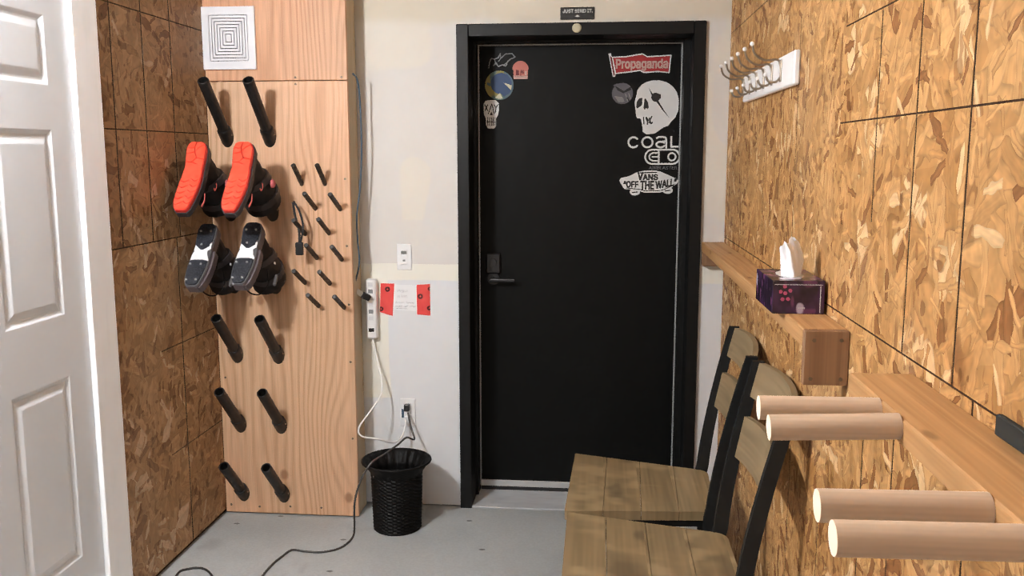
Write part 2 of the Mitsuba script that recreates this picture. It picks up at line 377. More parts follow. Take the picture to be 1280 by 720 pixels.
panels('wall_left', (2.895, .02, YP - .001, ZC), [((2, 2.085), (4, 2.085)), ((2, 1.667), (4, 1.667)), ((2, 1.262), (3.95, 1.262)), ((3.21, .845), (4, .845)), ((3.25, .427), (4, .427)),
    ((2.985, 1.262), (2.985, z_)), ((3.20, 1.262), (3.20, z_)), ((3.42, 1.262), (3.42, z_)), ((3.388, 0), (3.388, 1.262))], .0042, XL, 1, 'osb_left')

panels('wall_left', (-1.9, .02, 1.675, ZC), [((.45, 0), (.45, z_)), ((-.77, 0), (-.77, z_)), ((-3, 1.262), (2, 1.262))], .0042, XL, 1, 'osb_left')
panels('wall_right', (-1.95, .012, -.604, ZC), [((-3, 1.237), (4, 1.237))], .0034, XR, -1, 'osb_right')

# ---------------------------------------------------------------- black entrance door with its frame
FY = YB - .02
struct('trim_1', None, None, 'black painted metal frame around the black door', 'door frame')
fw = .051
part('trim_1', 'casing', cat(cbx(DX0 - fw, DX0, FY, YB + .02, 0, DZ + .052, .003)), 'black_paint')
part('trim_1', 'casing', cat(cbx(DX1, DX1 + fw - .002, FY, YB + .02, 0, DZ + .052, .003)), 'black_paint')
part('trim_1', 'casing', cat(cbx(DX0, DX1, FY, YB + .02, DZ, DZ + .052, .003)), 'black_paint')
SY = 4.10
part('trim_1', 'jamb', cat(bx(DX0 - .009, DX0, YB + .02, 4.2, 0, DZ + .009), bx(DX0, DX0 + .012, 4.02, SY - .003, 0, DZ)), 'black_paint')
part('trim_1', 'jamb', cat(bx(DX1, DX1 + .009, YB + .02, 4.2, 0, DZ + .009), bx(DX1 - .026, DX1, 4.00, SY - .003, 0, DZ)), 'black_paint')
part('trim_1', 'jamb', cat(bx(DX0, DX1, YB + .02, 4.2, DZ, DZ + .009), bx(DX0 + .012, DX1 - .026, 4.02, SY - .003, DZ - .008, DZ)), 'black_paint')
gx0, gx1, gz = DX0 + .012, DX1 - .026, DZ - .008
part('trim_1', 'weather_strip', bx(gx0, gx0 + .005, SY - .012, SY - .003, .03, gz), 'gasket', label='thin silver weather strip')
part('trim_1', 'weather_strip', bx(gx1 - .006, gx1, SY - .012, SY - .003, .03, gz), 'gasket', label='thin silver weather strip')
part('trim_1', 'weather_strip', bx(gx0, gx1, SY - .012, SY - .003, gz - .005, gz), 'gasket', label='thin silver weather strip')
struct('door_1', None, None, 'flat black entrance door covered with stickers', 'door')
part('door_1', 'slab', bx(DX0 + .002, DX1 - .002, SY, SY + .045, .03, DZ - .002), 'door_black')
part('door_1', 'bottom_sweep', cbx(DX0 + .016, DX1 - .03, SY - .010, SY - .0005, .026, .056, .002), 'sweep', label='pale metal sweep strip')
part('door_1', 'sweep_lip', bx(DX0 + .016, DX1 - .03, SY - .006, SY, .006, .026), 'hardware_black')
lx, lz = at(617, 330, 1, SY)[0], at(617, 328, 1, SY)[2]
part('door_1', 'deadbolt', cat(cbx(lx - .033, lx + .033, SY - .02, SY, lz - .05, lz + .045, .006), rod((lx, SY - .034, lz + .005), (lx, SY - .015, lz + .005), .016)), 'hardware_black', label='black deadbolt')
hz = at(617, 348, 1, SY)[2]
part('door_1', 'handle', cat(rod((lx, SY - .012, hz), (lx, SY, hz), .028, 24), rod((lx, SY - .05, hz), (lx, SY - .01, hz), .010), rbx(lx - .012, lx + .105, SY - .062, SY - .046, hz - .009, hz + .009, .006)), 'hardware_black', smooth=35, label='black lever handle')
struct('trim_2', cbx(DX0, DX1, YB - .012, SY + .06, 0, .008, .002), 'sill', 'pale threshold slab under the black door', 'threshold')

# ---------------------------------------------------------------- white six panel door with its casing
struct('trim_3', None, None, 'white wooden casing board beside the white panel door', 'door frame')
TX = XL + .010
part('trim_3', 'casing', cbx(XL - .06, TX, 2.748, 2.893, 0, 2.24, .003), 'trim_white')
part('trim_3', 'casing', cbx(XL - .06, TX, 1.68, 1.825, 0, 2.24, .003), 'trim_white')
part('trim_3', 'casing', cbx(XL - .06, TX, 1.825, 2.748, 2.095, 2.24, .003), 'trim_white')
struct('door_2', None, None, 'white six panel door in the left wall', 'door')
DF = XL - .006                                          # face of the door
dy0, dy1 = 1.829, 2.744
cols = [(1.945, 2.232), (2.338, 2.624)]; rows = [(.300, .898), (1.092, 1.655), (1.786, 1.990)]
slab_poly = sbox(dy0, .012, dy1, 2.09)
for c in cols:
    for r in rows: slab_poly = slab_poly.difference(sbox(c[0], r[0], c[1], r[1]))
M_L = np.array([[0, 0, 1, DF - .012], [1, 0, 0, 0], [0, 1, 0, 0], [0, 0, 0, 1.0]])
sl = ext(slab_poly, .012); sl.apply_transform(M_L)
part('door_2', 'slab', cat(sl, bx(DF - .04, DF - .011, dy0, dy1, .012, 2.09)), 'white_paint')
for c in cols:
    for r in rows:                                       # moulded groove and raised field
        def ring(o, x): return [(x, c[0] + o, r[0] + o), (x, c[1] - o, r[0] + o), (x, c[1] - o, r[1] - o), (x, c[0] + o, r[1] - o)]
        prof = [(0, DF), (.004, DF - .002), (.013, DF - .009), (.019, DF - .0095), (.040, DF - .001), (.044, DF)]
        v = np.array(sum([ring(*q) for q in prof], [])); f = []
        for i in range(len(prof) - 1):
            for j in range(4):
                k = (j + 1) % 4; f += [(i * 4 + j, i * 4 + k, i * 4 + 4 + k), (i * 4 + j, i * 4 + 4 + k, i * 4 + 4 + j)]
        e = (len(prof) - 1) * 4; f += [(e, e + 1, e + 2), (e, e + 2, e + 3)]
        part('door_2', 'panel', trimesh.Trimesh(v, f, process=False), 'white_paint')

# ---------------------------------------------------------------- wall lamp and added ceiling fill
def lamp(cfg, label, name='fill_lamp'):
    (x, y, z), (sx, sy) = cfg['loc'], cfg['size']
    t = thing(name, label, 'lamp')
    part(t, 'housing', cbx(x - sx / 2 - .015, x + sx / 2 + .015, y - sy / 2 - .015, y + sy / 2 + .015, z + .004, ZC, .004), 'fixture')
    k = part(t, 'diffuser', trimesh.Trimesh([(x - sx / 2, y - sy / 2, z), (x + sx / 2, y - sy / 2, z), (x + sx / 2, y + sy / 2, z), (x - sx / 2, y + sy / 2, z)], [(0, 2, 1), (0, 3, 2)], process=False), 'fixture')
    scene[k]['emitter'] = {'type': 'area', 'radiance': {'type': 'rgb', 'value': list(map(float, cfg['power']))}}
t = thing('wall_lamp', 'round globe lamp on the left wall before the white door, out of view', 'lamp')
(lx_, ly_, lz_), lr_ = LAMP_A['loc'], LAMP_A['radius']
part(t, 'bracket', cat(rod((XL - .012, ly_, lz_), (XL + .012, ly_, lz_), .05, 24), rod((XL + .01, ly_, lz_), (lx_ - lr_ * .9, ly_, lz_), .012)), 'fixture')
k = part(t, 'globe', trimesh.creation.icosphere(3, lr_).apply_translation((lx_, ly_, lz_)), 'fixture', True)
scene[k]['emitter'] = {'type': 'area', 'radiance': {'type': 'rgb', 'value': list(map(float, LAMP_A['power']))}}
lamp(FILL_B, 'large ceiling fill lamp added behind the viewer')

# ---------------------------------------------------------------- plywood column with pegs
pb = thing('peg_column', 'tall plywood column with rows of black pegs in the left corner', 'peg board')
CX0, CX1 = XL + .001, -1.032
part(pb, 'plywood_panel', cbx(CX0, CX1, YP, YP + .018, .006, 1.8805, .0015), 'plywood')
part(pb, 'plywood_panel', cbx(CX0, CX1, YP, YP + .018, 1.8835, ZC - .002, .0015), 'plywood', label='short plywood panel above the joint')
part(pb, 'side_stud', cbx(CX1 - .042, CX1 - .003, YP + .018, YB - .02, .002, ZC - .002, .003), 'stud', label='grey brown stud at the column side')
def pipe_mesh(L, r, collar):
    return lathe([(0.0, .0), (r, .0), (r, L - .002), (r - .0015, L), (r - .005, L), (r - .006, L - .004), (r - .006, L - .06), (0.0, L - .06)], 28)
rows_z = [1.651, 1.340, 1.030, .724, .411, .096]; px_cols = [-1.552, -1.369]
pl = {0: .305, 1: .285, 2: .285, 3: .278, 4: .285, 5: .272}
for i, zr in enumerate(rows_z):
    for xr in px_cols:
        b = np.array([xr, YP, zr]); ang = math.radians(46 if i == 0 else 44.5)
        d = np.array([0, -math.cos(ang), math.sin(ang)])
        # the foot is cut flush with the board
        L = pl[i]; m = align(pipe_mesh(L + .03, .0222, True), b - d * .03, b)
        m = tm(m3.Manifold(m3.Mesh(m.vertices.astype(np.float32), m.faces.astype(np.uint32))).trim_by_plane((0, -1, 0), -YP))
        k = part(pb, 'boot_peg', m, 'pipe_black', smooth=35)
        c = lathe([(.0222, -.035), (.0280, -.035), (.0280, .045), (.0258, .050), (.0222, .050)], 28)
        c = align(c, b, b + d); 
        c = trimesh.intersections.slice_mesh_plane(c, (0, -1, 0), (0, YP, 0))
        part(k, 'collar', c, 'pipe_black', smooth=35)
        s = np.array([xr + .024, YP - .016, zr + .012])
        part(k, 'screw', rod(s, s + np.array([.005, -.003, 0]), .0035, 8), 'steel')
sb = [(377, 229), (406, 229), (394, 260), (425, 261), (381, 292), (411, 291), (396, 322), (427, 324), (381, 353), (412, 354), (398, 382), (430, 384)]
for i, (u, v) in enumerate(sb):
    b = at(u, v, 1, YP); a = math.radians(38 if i < 2 else 26); d = np.array([0, -math.cos(a), math.sin(a)])
    L = .125 if i < 2 else .152
    m = align(lathe([(0, 0), (.0098, 0), (.0098, L - .002), (.0085, L), (0, L)], 18), b - d * .0, b + d)
    m = align(lathe([(0, 0), (.0098, 0), (.0098, L + .01 - .002), (.0085, L + .01), (0, L + .01)], 18), b - d * .01, b + d)
    m = tm(m3.Manifold(m3.Mesh(m.vertices.astype(np.float32), m.faces.astype(np.uint32))).trim_by_plane((0, -1, 0), -YP))
    part(pb, 'glove_peg', m, 'peg_dark', smooth=35)
for (x, z) in [(-1.61, .04), (-1.48, .035), (-1.34, .04), (-1.20, .04), (-1.05, .045), (-1.05, .36), (-1.05, .70), (-1.05, .95), (-1.052, 1.2), (-1.052, 1.48), (-1.25, 1.895), (-1.60, 1.45), (-1.61, .62), (-1.61, 1.77), (-1.25, 1.868), (-1.055, 1.895)]:
    part(pb, 'screw_head', rod((x, YP - .0012, z), (x, YP + .002, z), .0048, 8), 'screw_metal')

# exhaust grille on the column
vg = thing('vent_grille', 'square white vent grille with concentric rings at the column top', 'vent')
vx0, vx1, vz0, vz1 = -1.634, -1.410, 1.929, 2.180
def frame2d(o, w):
    a = sbox(vx0 + o, vz0 + o * 1.1, vx1 - o, vz1 - o * 1.1)
    b = sbox(vx0 + o + w, vz0 + (o + w) * 1.1, vx1 - o - w, vz1 - (o + w) * 1.1)
    return a.difference(b)
part(vg, 'back_plate', bx(vx0 + .02, vx1 - .02, YP - .004, YP - .0005, vz0 + .02, vz1 - .02), 'vent_shadow_gap', label='dark gaps behind the rings')
part(vg, 'frame', stand(ext(frame2d(0, .030), .012), YP - .0005), 'vent_white')
for i in range(6): part(vg, 'ring', stand(ext(frame2d(.0322 + i * .0115, .0083), .010), YP - .002), 'vent_white')
part(vg, 'centre', stand(ext(sbox(vx0 + .101, vz0 + .111, vx1 - .101, vz1 - .111), .010), YP - .002), 'vent_white')

# ---------------------------------------------------------------- boots hung on the pegs
def hull(*sph): return m3.Manifold.batch_hull([m3.Manifold.sphere(r, 20).scale((1, sy, 1)).translate(c) for (c, r, sy) in sph])
def smooth_man(man, edge=.007, it=8):
    t = tm(man.refine_to_length(edge)); t.merge_vertices(); trimesh.smoothing.filter_taubin(t, .5, -.53, iterations=it); return t
def sole_poly(L, sk=1.0, grow=0.0):
    """Outline of a sole, heel at the origin, toe along +x."""
    st = [(.0, .019), (.008, .032), (.03, .040), (.07, .039), (.11, .036), (.15, .039), (.19, .041), (.225, .040), (.26, .036), (.285, .029), (.298, .019)]
    s = L / .30; c = lambda x: -.015 * math.sin(math.pi * min(1, x / .27)) ** 1.2 * sk
    up = [(x * s, (c(x) + w)) for x, w in st]; dn = [(x * s, (c(x) - w)) for x, w in reversed(st)]
    p = Polygon(up + dn).buffer(.008).buffer(-.008 + grow)
    return p
def boot_frame(heel, toe, x):
    """local x to the toe, local z from the sole to the shaft's opening (towards the wall), local y to world -x."""
    X = np.array([0, toe[1] - heel[1], toe[2] - heel[2]]); X /= np.linalg.norm(X)
    Y = np.array([-1.0, 0, 0]); Z = np.cross(X, Y)
    M = np.eye(4); M[:3, 0], M[:3, 1], M[:3, 2], M[:3, 3] = X, Y, Z, (x, heel[1], heel[2]); return M
def boot_upper(M, peg_base, H=.285, bulk=1.0):
    k = bulk
    man = hull(((.045, 0, .052), .040 * k, .88), ((.19, .008, .048), .043 * k, .98), ((.25, .006, .042), .036 * k, 1.0)) \
        + hull(((.045, 0, .055), .041 * k, .88), ((.16, .006, .066), .040 * k, .92), ((.105, 0, .115), .042 * k, .95), ((.062, 0, .13), .050 * k, .92)) \
        + hull(((.062, 0, .13), .052 * k, .95), ((.105, 0, .115), .046 * k, .98), ((.078, 0, .20), .070 * k, .96)) + hull(((.078, 0, .20), .070 * k, .96), ((.095, 0, H - .005), .078 * k, .96))
    man = man.trim_by_plane((0, 0, 1), .012).trim_by_plane((-.18, 0, -1), -H * 1.01 - .018)
    t = smooth_man(man)
    t.vertices = t.vertices + (meshkit.noise(t.vertices * 30, 4)[:, None] - .5) * .006
    solid = m3.Manifold(m3.Mesh(t.vertices.astype(np.float32), t.faces.astype(np.uint32)))
    Mi = np.linalg.inv(M); d = np.array([0, -.7, .7])
    a = (Mi @ np.append(peg_base - d * .1, 1))[:3]; b = (Mi @ np.append(peg_base + d * .375, 1))[:3]
    hole = hull(((a[0], a[1], a[2]), .040, 1.0), ((b[0], b[1], b[2]), .027, 1.0))
    r = tm(solid - hole); r.merge_vertices(); return r
def clip(m): return tm(m3.Manifold(m3.Mesh(m.vertices.astype(np.float32), m.faces.astype(np.uint32))).trim_by_plane((0, -1, 0), -(YP - .004)))
def put(m, M): m = m.copy(); m.apply_transform(M); return m
def flat(poly, z0, d):                                   # a slab on the sole side, from z0 towards the ground by d
    m = ext(poly, d); m.apply_transform(np.diag([1, 1, -1, 1.0])); m.invert(); m.apply_translation((0, 0, z0)); return m
def sole_mesh(poly, z0, z1):
    m = ext(poly, z1 - z0); m.apply_translation((0, 0, z0)); return m
def band(M, peg_base, z0, z1, k, tilt=0.0):
    o = hull(((.062, 0, .13), .052 * k, .95), ((.105, 0, .115), .046 * k, .98), ((.078, 0, .20), .070 * k, .96)) + hull(((.078, 0, .20), .070 * k, .96), ((.095, 0, .285), .078 * k, .96))
    i = o.scale((.93, .90, 1)).translate((.006, 0, 0))
    s = o - i
    s = s.trim_by_plane((tilt, 0, 1), z0).trim_by_plane((-tilt, 0, -1), -z1)
    return clip(put(tm(s), M))
def red_boot(x, heel, toe, pegz, label, side):
    M = boot_frame(heel, toe, x); L = .315; pbase = np.array([x, YP, pegz])
    t = thing('snow_boot', label, 'boot', 'snow boots on the pegs')
    sp = sole_poly(L, .8)
    part(t, 'upper', clip(put(boot_upper(M, pbase), M)), 'boot_black', smooth=40)
    part(t, 'rand', put(sole_mesh(sp.buffer(.004), .010, .036), M), 'boot_rand', smooth=35, label='dark rubber rim above the sole')
    k = part(t, 'sole', put(cat(sole_mesh(sp, -.004, .010)), M), 'sole_groove_shade', smooth=35, label='orange red rubber sole')
    cl = lambda x: -.015 * math.sin(math.pi * min(1, x / L * .30 / .27)) ** 1.2 * .8
    cuts = [[(.0, .0), (.030, .006), (.050, .004)], [(.012, -.04), (.028, -.012), (.050, .004)], [(.050, .004), (.078, -.006), (.086, -.04)], [(.050, .004), (.060, .04)], [(.024, .05), (.034, .016), (.030, .006)], [(.078, -.006), (.098, .012), (.094, .045)], [(.098, .012), (.106, -.008)]]
    for x0 in (.180, .205, .230, .255, .280): cuts += [[(x0 - .012, -.05), (x0 + .006, -.020), (x0 - .006, -.004)], [(x0 - .004, .05), (x0 + .010, .020), (x0, .004)]]
    gl = unary_union([LineString([(x * L / .315, y + cl(x)) for x, y in c]).buffer(.0017) for c in cuts])
    tr = sp.buffer(-.0035).difference(gl)
    for g in getattr(tr, 'geoms', [tr]):
        if g.area > 1.5e-5: part(k, 'lug', put(flat(g, -.0035, .0050), M), 'sole_red')
    part(t, 'ankle_strap', band(M, pbase, .150, .178, 1.09, .5), 'boot_rand', smooth=35)
    part(t, 'cuff_strap', band(M, pbase, .235, .262, 1.075, .15), 'boot_rand', smooth=35)
    part(t, 'dial', put(cat(align(lathe([(0, 0), (.017, 0), (.017, .008), (.012, .012), (.005, .012), (.005, .010), (0, .010)], 20), (.078, -.068, .172), (.078, -.1, .172))), M), 'boot_tab_pink', smooth=35, label='dull red lacing dial')
    part(t, 'pull_loop', put(ribbon([(.11, -.050, .120), (.130, -.064, .100), (.150, -.070, .092), (.158, -.064, .098), (.14, -.052, .11)], .008, .002, (0, .5, 1)), M), 'boot_tab_red', label='red pull loop')
    part(t, 'toe_tab', put(ribbon([(.205, -.052, .050), (.232, -.054, .056), (.256, -.046, .060)], .010, .003, (0, .2, 1)), M), 'boot_tab_red', label='red tab on the toe side')
for (x, h, tt, lab, sd) in [(-1.369, (0, 3.442, 1.628), (0, 3.262, 1.370), 'black snow boot with orange red sole, right of the upper pair', 1), (-1.552, (0, 3.436, 1.628), (0, 3.250, 1.366), 'black snow boot with orange red sole, left of the upper pair', 2)]:
    red_boot(x, h, tt, rows_z[1], lab, sd)
def cross_shape():
    return Polygon([(.100, .034), (.108, .010), (.108, -.012), (.100, -.036), (.118, -.040), (.132, -.024), (.152, -.028), (.178, -.040), (.172, -.018), (.172, .016), (.180, .038), (.156, .030), (.134, .022), (.118, .040)]).buffer(.004).buffer(-.002)
def grey_boot(x, heel, toe, pegz, label):
    M = boot_frame(heel, toe, x); L = .300; pbase = np.array([x, YP, pegz])
    t = thing('ski_boot', label, 'boot', 'ski boots on the pegs')
    sp = sole_poly(L, .35, -.003)
    part(t, 'upper', clip(put(boot_upper(M, pbase, .275, .97), M)), 'boot_black', smooth=40)
    part(t, 'midsole', put(cat(sole_mesh(sp.buffer(.003), .004, .040), sole_mesh(affinity.translate(sp.buffer(.003).intersection(sbox(.13, -.1, .4, .1)), -.004, -.009), .012, .046)), M), 'boot_mauve', smooth=35, label='mauve grey side wall')
    k = part(t, 'sole', put(sole_mesh(sp.buffer(.0015), -.002, .006), M), 'sole_grey', smooth=35, label='grey sole edge')
    part(k, 'arch_cross', put(flat(cross_shape().intersection(sp.buffer(-.001)), -.0015, .003), M), 'sole_white', label='white cross shaped arch plate')
    hp = sp.buffer(-.0025).intersection(sbox(-.1, -.1, .128, .1)); hp = hp.difference(sbox(.09, .026, .2, .2)).difference(sbox(.09, -.2, .2, -.030)).buffer(-.006).buffer(.006)
    hp = hp.difference(Polygon([(.078, .06), (.128, .002), (.14, .06)])).difference(Polygon([(.078, -.07), (.128, -.010), (.14, -.07)])).buffer(.004).buffer(-.004)
    part(k, 'heel_pad', put(flat(hp, -.0015, .007), M), 'sole_pad', smooth=35, label='dark heel pad')
    tp = sp.buffer(-.0035).intersection(sbox(.180, -.1, .4, .1)).buffer(-.008).buffer(.008)
    part(k, 'toe_pad', put(flat(tp, -.0015, .007), M), 'sole_pad', smooth=35, label='dark toe pad')
    for (rx, ry) in [(.042, .020), (.042, -.020), (.106, .002), (.198, .024), (.198, -.018), (.270, .022), (.270, -.016)]:
        part(k, 'rivet', put(rod((rx, ry, -.0115), (rx, ry, -.008), .0045, 10), M), 'rivet')
    part(t, 'ankle_strap', band(M, pbase, .140, .165, 1.07, .5), 'boot_rand', smooth=35)
    part(t, 'cuff_strap', band(M, pbase, .215, .240, 1.05, .1), 'boot_rand', smooth=35)
    part(t, 'buckle', put(rbx(.135, .185, -.076, -.064, .165, .182, .004), M), 'sole_grey', label='grey buckle')
    part(t, 'stud', put(cat(align(lathe([(0, 0), (.006, 0), (.005, .003), (0, .004)], 12), (.100, -.063, .140), (.100, -.1, .140))), M), 'rivet')
    part(t, 'lace_loop', tube([tuple((M @ np.array([*q, 1]))[:3]) for q in [(.13, -.04, .14), (.19, -.05, .16), (.235, -.02, .165), (.22, .03, .16), (.16, .05, .15), (.12, .035, .14)]], .0028, 6), 'boot_black', True, label='black lace loop hanging below')
for (x, h, tt, lab) in [(-1.369, (0, 3.510, 1.312), (0, 3.308, 1.084), 'ski boot with grey sole and white cross, right of the lower pair'), (-1.552, (0, 3.502, 1.306), (0, 3.308, 1.080), 'ski boot with grey sole and white cross, left of the lower pair')]:
    grey_boot(x, h, tt, rows_z[2], lab)

# strap on a glove peg
gs = thing('hanging_strap', 'black strap with clip hanging from a small peg beside the boots', 'strap')
ga = at(372, 284, 0, at(381, 292, 1, YP)[0])
part(gs, 'webbing', ribbon([ga + [-.028, .035, .10], ga + [-.016, .02, .05], ga + [-.004, .010, .013], ga + [.006, .0, .0105 - .03], ga + [.006, -.002, -.075]], .0095, .0025, (1, .3, 0)), 'boot_black')
part(gs, 'webbing', ribbon([ga + [-.024, .035, .105], ga + [.004, .02, .06], ga + [.020, .008, .005], ga + [.014, .0, -.05], ga + [.008, -.002, -.075]], .008, .0025, (1, .3, 0)), 'boot_black')
part(gs, 'clip', rbx(ga[0] - .010, ga[0] + .022, ga[1] - .012, ga[1] + .004, ga[2] - .115, ga[2] - .062, .004), 'hardware_black', label='black plastic clip')

# ---------------------------------------------------------------- ledge on the right wall, tissue box
lg = thing('wall_ledge', 'orange brown timber ledge along the right wall below the coat hooks', 'ledge')
part(lg, 'board', cbx(.436, XR - .0005, 1.948, YB - .001, 1.174, 1.214, .003), 'lumber')
ep = part(lg, 'end_plate', cbx(.4365, XR - .001, 1.926, 1.9475, 1.096, 1.2135, .002), 'shaded_board', label='square end board, brown from painted shade')
for (x, z) in [(.456, 1.193), (.512, 1.194), (.452, 1.110), (.514, 1.110)]: part(ep, 'screw', rod((x, 1.9245, z), (x, 1.928, z), .0042, 10), 'screw_metal')
part(lg, 'cleat', cbx(.4375, XR - .002, YB - .05, YB - .001, 1.115, 1.1735, .003), 'shaded_board', label='block under the far end, brown from painted shade')

tb = thing('tissue_box', 'dark purple tissue box standing on the timber ledge', 'tissue box')
bx0, bx1, by0, by1, bz0 = .404, .5225, 2.126, 2.345, 1.2145
bz1 = at(1000, 351, 1, by0)[2]
part(tb, 'carton', cbx(bx0, bx1, by0, by1, bz0, bz1, .0015), 'tissue_print')
part(tb, 'edge_line', stand(ext(sbox(.5115, bz0 + .003, .5135, bz1 - .012), .0006), by0), 'tissue_line', label='pale printed line')
part(tb, 'edge_line', stand(ext(sbox(.408, bz1 - .010, .517, bz1 - .0085), .0006), by0), 'tissue_line')
part(tb, 'rose_print', stand(ext(unary_union([Point(.433 + .012 * math.cos(a) * q, bz0 + .048 + .016 * math.sin(a) * q).buffer(.0045) for a, q in [(0, 0), (.4, 1), (1.7, 1), (2.9, .9), (4.2, 1), (5.3, 1)]]), .0005), by0), 'tissue_rose', label='rose coloured print')
part(tb, 'lettering', stand(ext(unary_union([sbox(.463 + i * .0042, bz0 + .012, .463 + i * .0042 + .003, bz0 + .0155) for i in range(4)]), .0005), by0), 'tissue_line')
part(tb, 'slot', ext(affinity.scale(Point(.463, 2.235).buffer(1, 16), .030, .070), .0008).apply_translation((0, 0, bz1)), 'tissue_line', label='pale oval opening')
# the tissue: a folded sheet standing out of the slot
nu, nv = 48, 26; V = []; Fq = []
for j in range(nv + 1):
    t = j / nv
    for i in range(nu):
        a = 2 * math.pi * i / nu
        r = (.0165 + .0045 * math.sin(3.0 * t) - .004 * t * t) * (1 + .26 * math.sin(3 * a + 1.6 * t) + .15 * math.sin(7 * a + 2.2 * t) * (.4 + t))
        cx = .460 + .006 * math.sin(2.6 * t) - .016 * t * t
        z = bz1 - .008 + (.088 + .013 * math.sin(a + 2.2) + .006 * math.sin(5 * a)) * t
        V.append((cx + 1.05 * r * math.cos(a), 2.205 + 1.2 * r * math.sin(a) + .008 * math.sin(4 * t), z))
for j in range(nv):
    for i in range(nu):
        k = (i + 1) % nu; q = (j * nu + i, j * nu + k, (j + 1) * nu + k, (j + 1) * nu + i); Fq += [q[:3], (q[0], q[2], q[3])]
V = np.array(V); V += (meshkit.noise(V * 70, 3)[:, None] - .5) * .005 * np.array([1, 1, .4])
t1 = trimesh.Trimesh(V, np.array(Fq), process=False)
solo('tissue', t1, 'tissue_paper', 'white tissue sticking up out of the purple box', 'tissue', 50)

# ---------------------------------------------------------------- rail with dowels in the foreground
dk = thing('dowel_rail', 'timber rail with four round wooden dowels on the right wall, nearest', 'rack')
part(dk, 'rail', cbx(.424, XR - .0005, -.2, 1.540, 1.179, 1.217, .003), 'lumber')
for (y, z0, z1, xt) in [(1.370, 1.2005, 1.1995, .2470), (1.277, 1.2035, 1.1965, .2455), (.980, 1.2015, 1.199, .2440), (.893, 1.2015, 1.199, .2395)]:
    a, b = np.array([.4238, y, z0]), np.array([xt, y, z1])
    k = part(dk, 'dowel', rod(a, b, .0185, 40), 'dowel_wood', smooth=35, label='pale round dowel')
    part(k, 'cut_end', rod(b, b + (b - a) / np.linalg.norm(b - a) * .0006, .0182, 40), 'dowel_end', label='paler sawn end')
solo('black_strip', cbx(XR - .010, XR - .0005, .70, 1.203, 1.2175, 1.246, .002), 'strip_black', 'short black strip against the wall above the dowel rail', 'strip')  # black bar laid along the wall over the rail

# ---------------------------------------------------------------- coat hook rack
hr = thing('coat_rack', 'white board with six steel double coat hooks high on the right wall', 'coat rack')
part(hr, 'board', cbx(XR - .018, XR - .0005, 2.530, 3.395, 1.765, 1.856, .004), 'white_plastic')
for i in range(6):
    y = 2.70 + i * .134; x0 = XR - .018
    k = part(hr, 'hook', cat(tube([(x0 - .001, y, 1.790), (x0 - .004, y, 1.835), (x0 - .016, y, 1.847), (x0 - .046, y, 1.845), (x0 - .074, y, 1.862), (x0 - .084, y, 1.890)], .0034, 8, 6),
                     tube([(x0 - .003, y, 1.797), (x0 - .014, y, 1.785), (x0 - .034, y, 1.786), (x0 - .044, y, 1.804)], .0034, 8, 6), rbx(x0 - .004, x0, y - .008, y + .008, 1.784, 1.846, .0018)), 'steel', smooth=40)
    part(k, 'ball_tip', trimesh.creation.icosphere(2, .0066).apply_translation((x0 - .084, y, 1.891)), 'white_plastic', True)
    part(k, 'ball_tip', trimesh.creation.icosphere(2, .0060).apply_translation((x0 - .044, y, 1.805)), 'white_plastic', True)

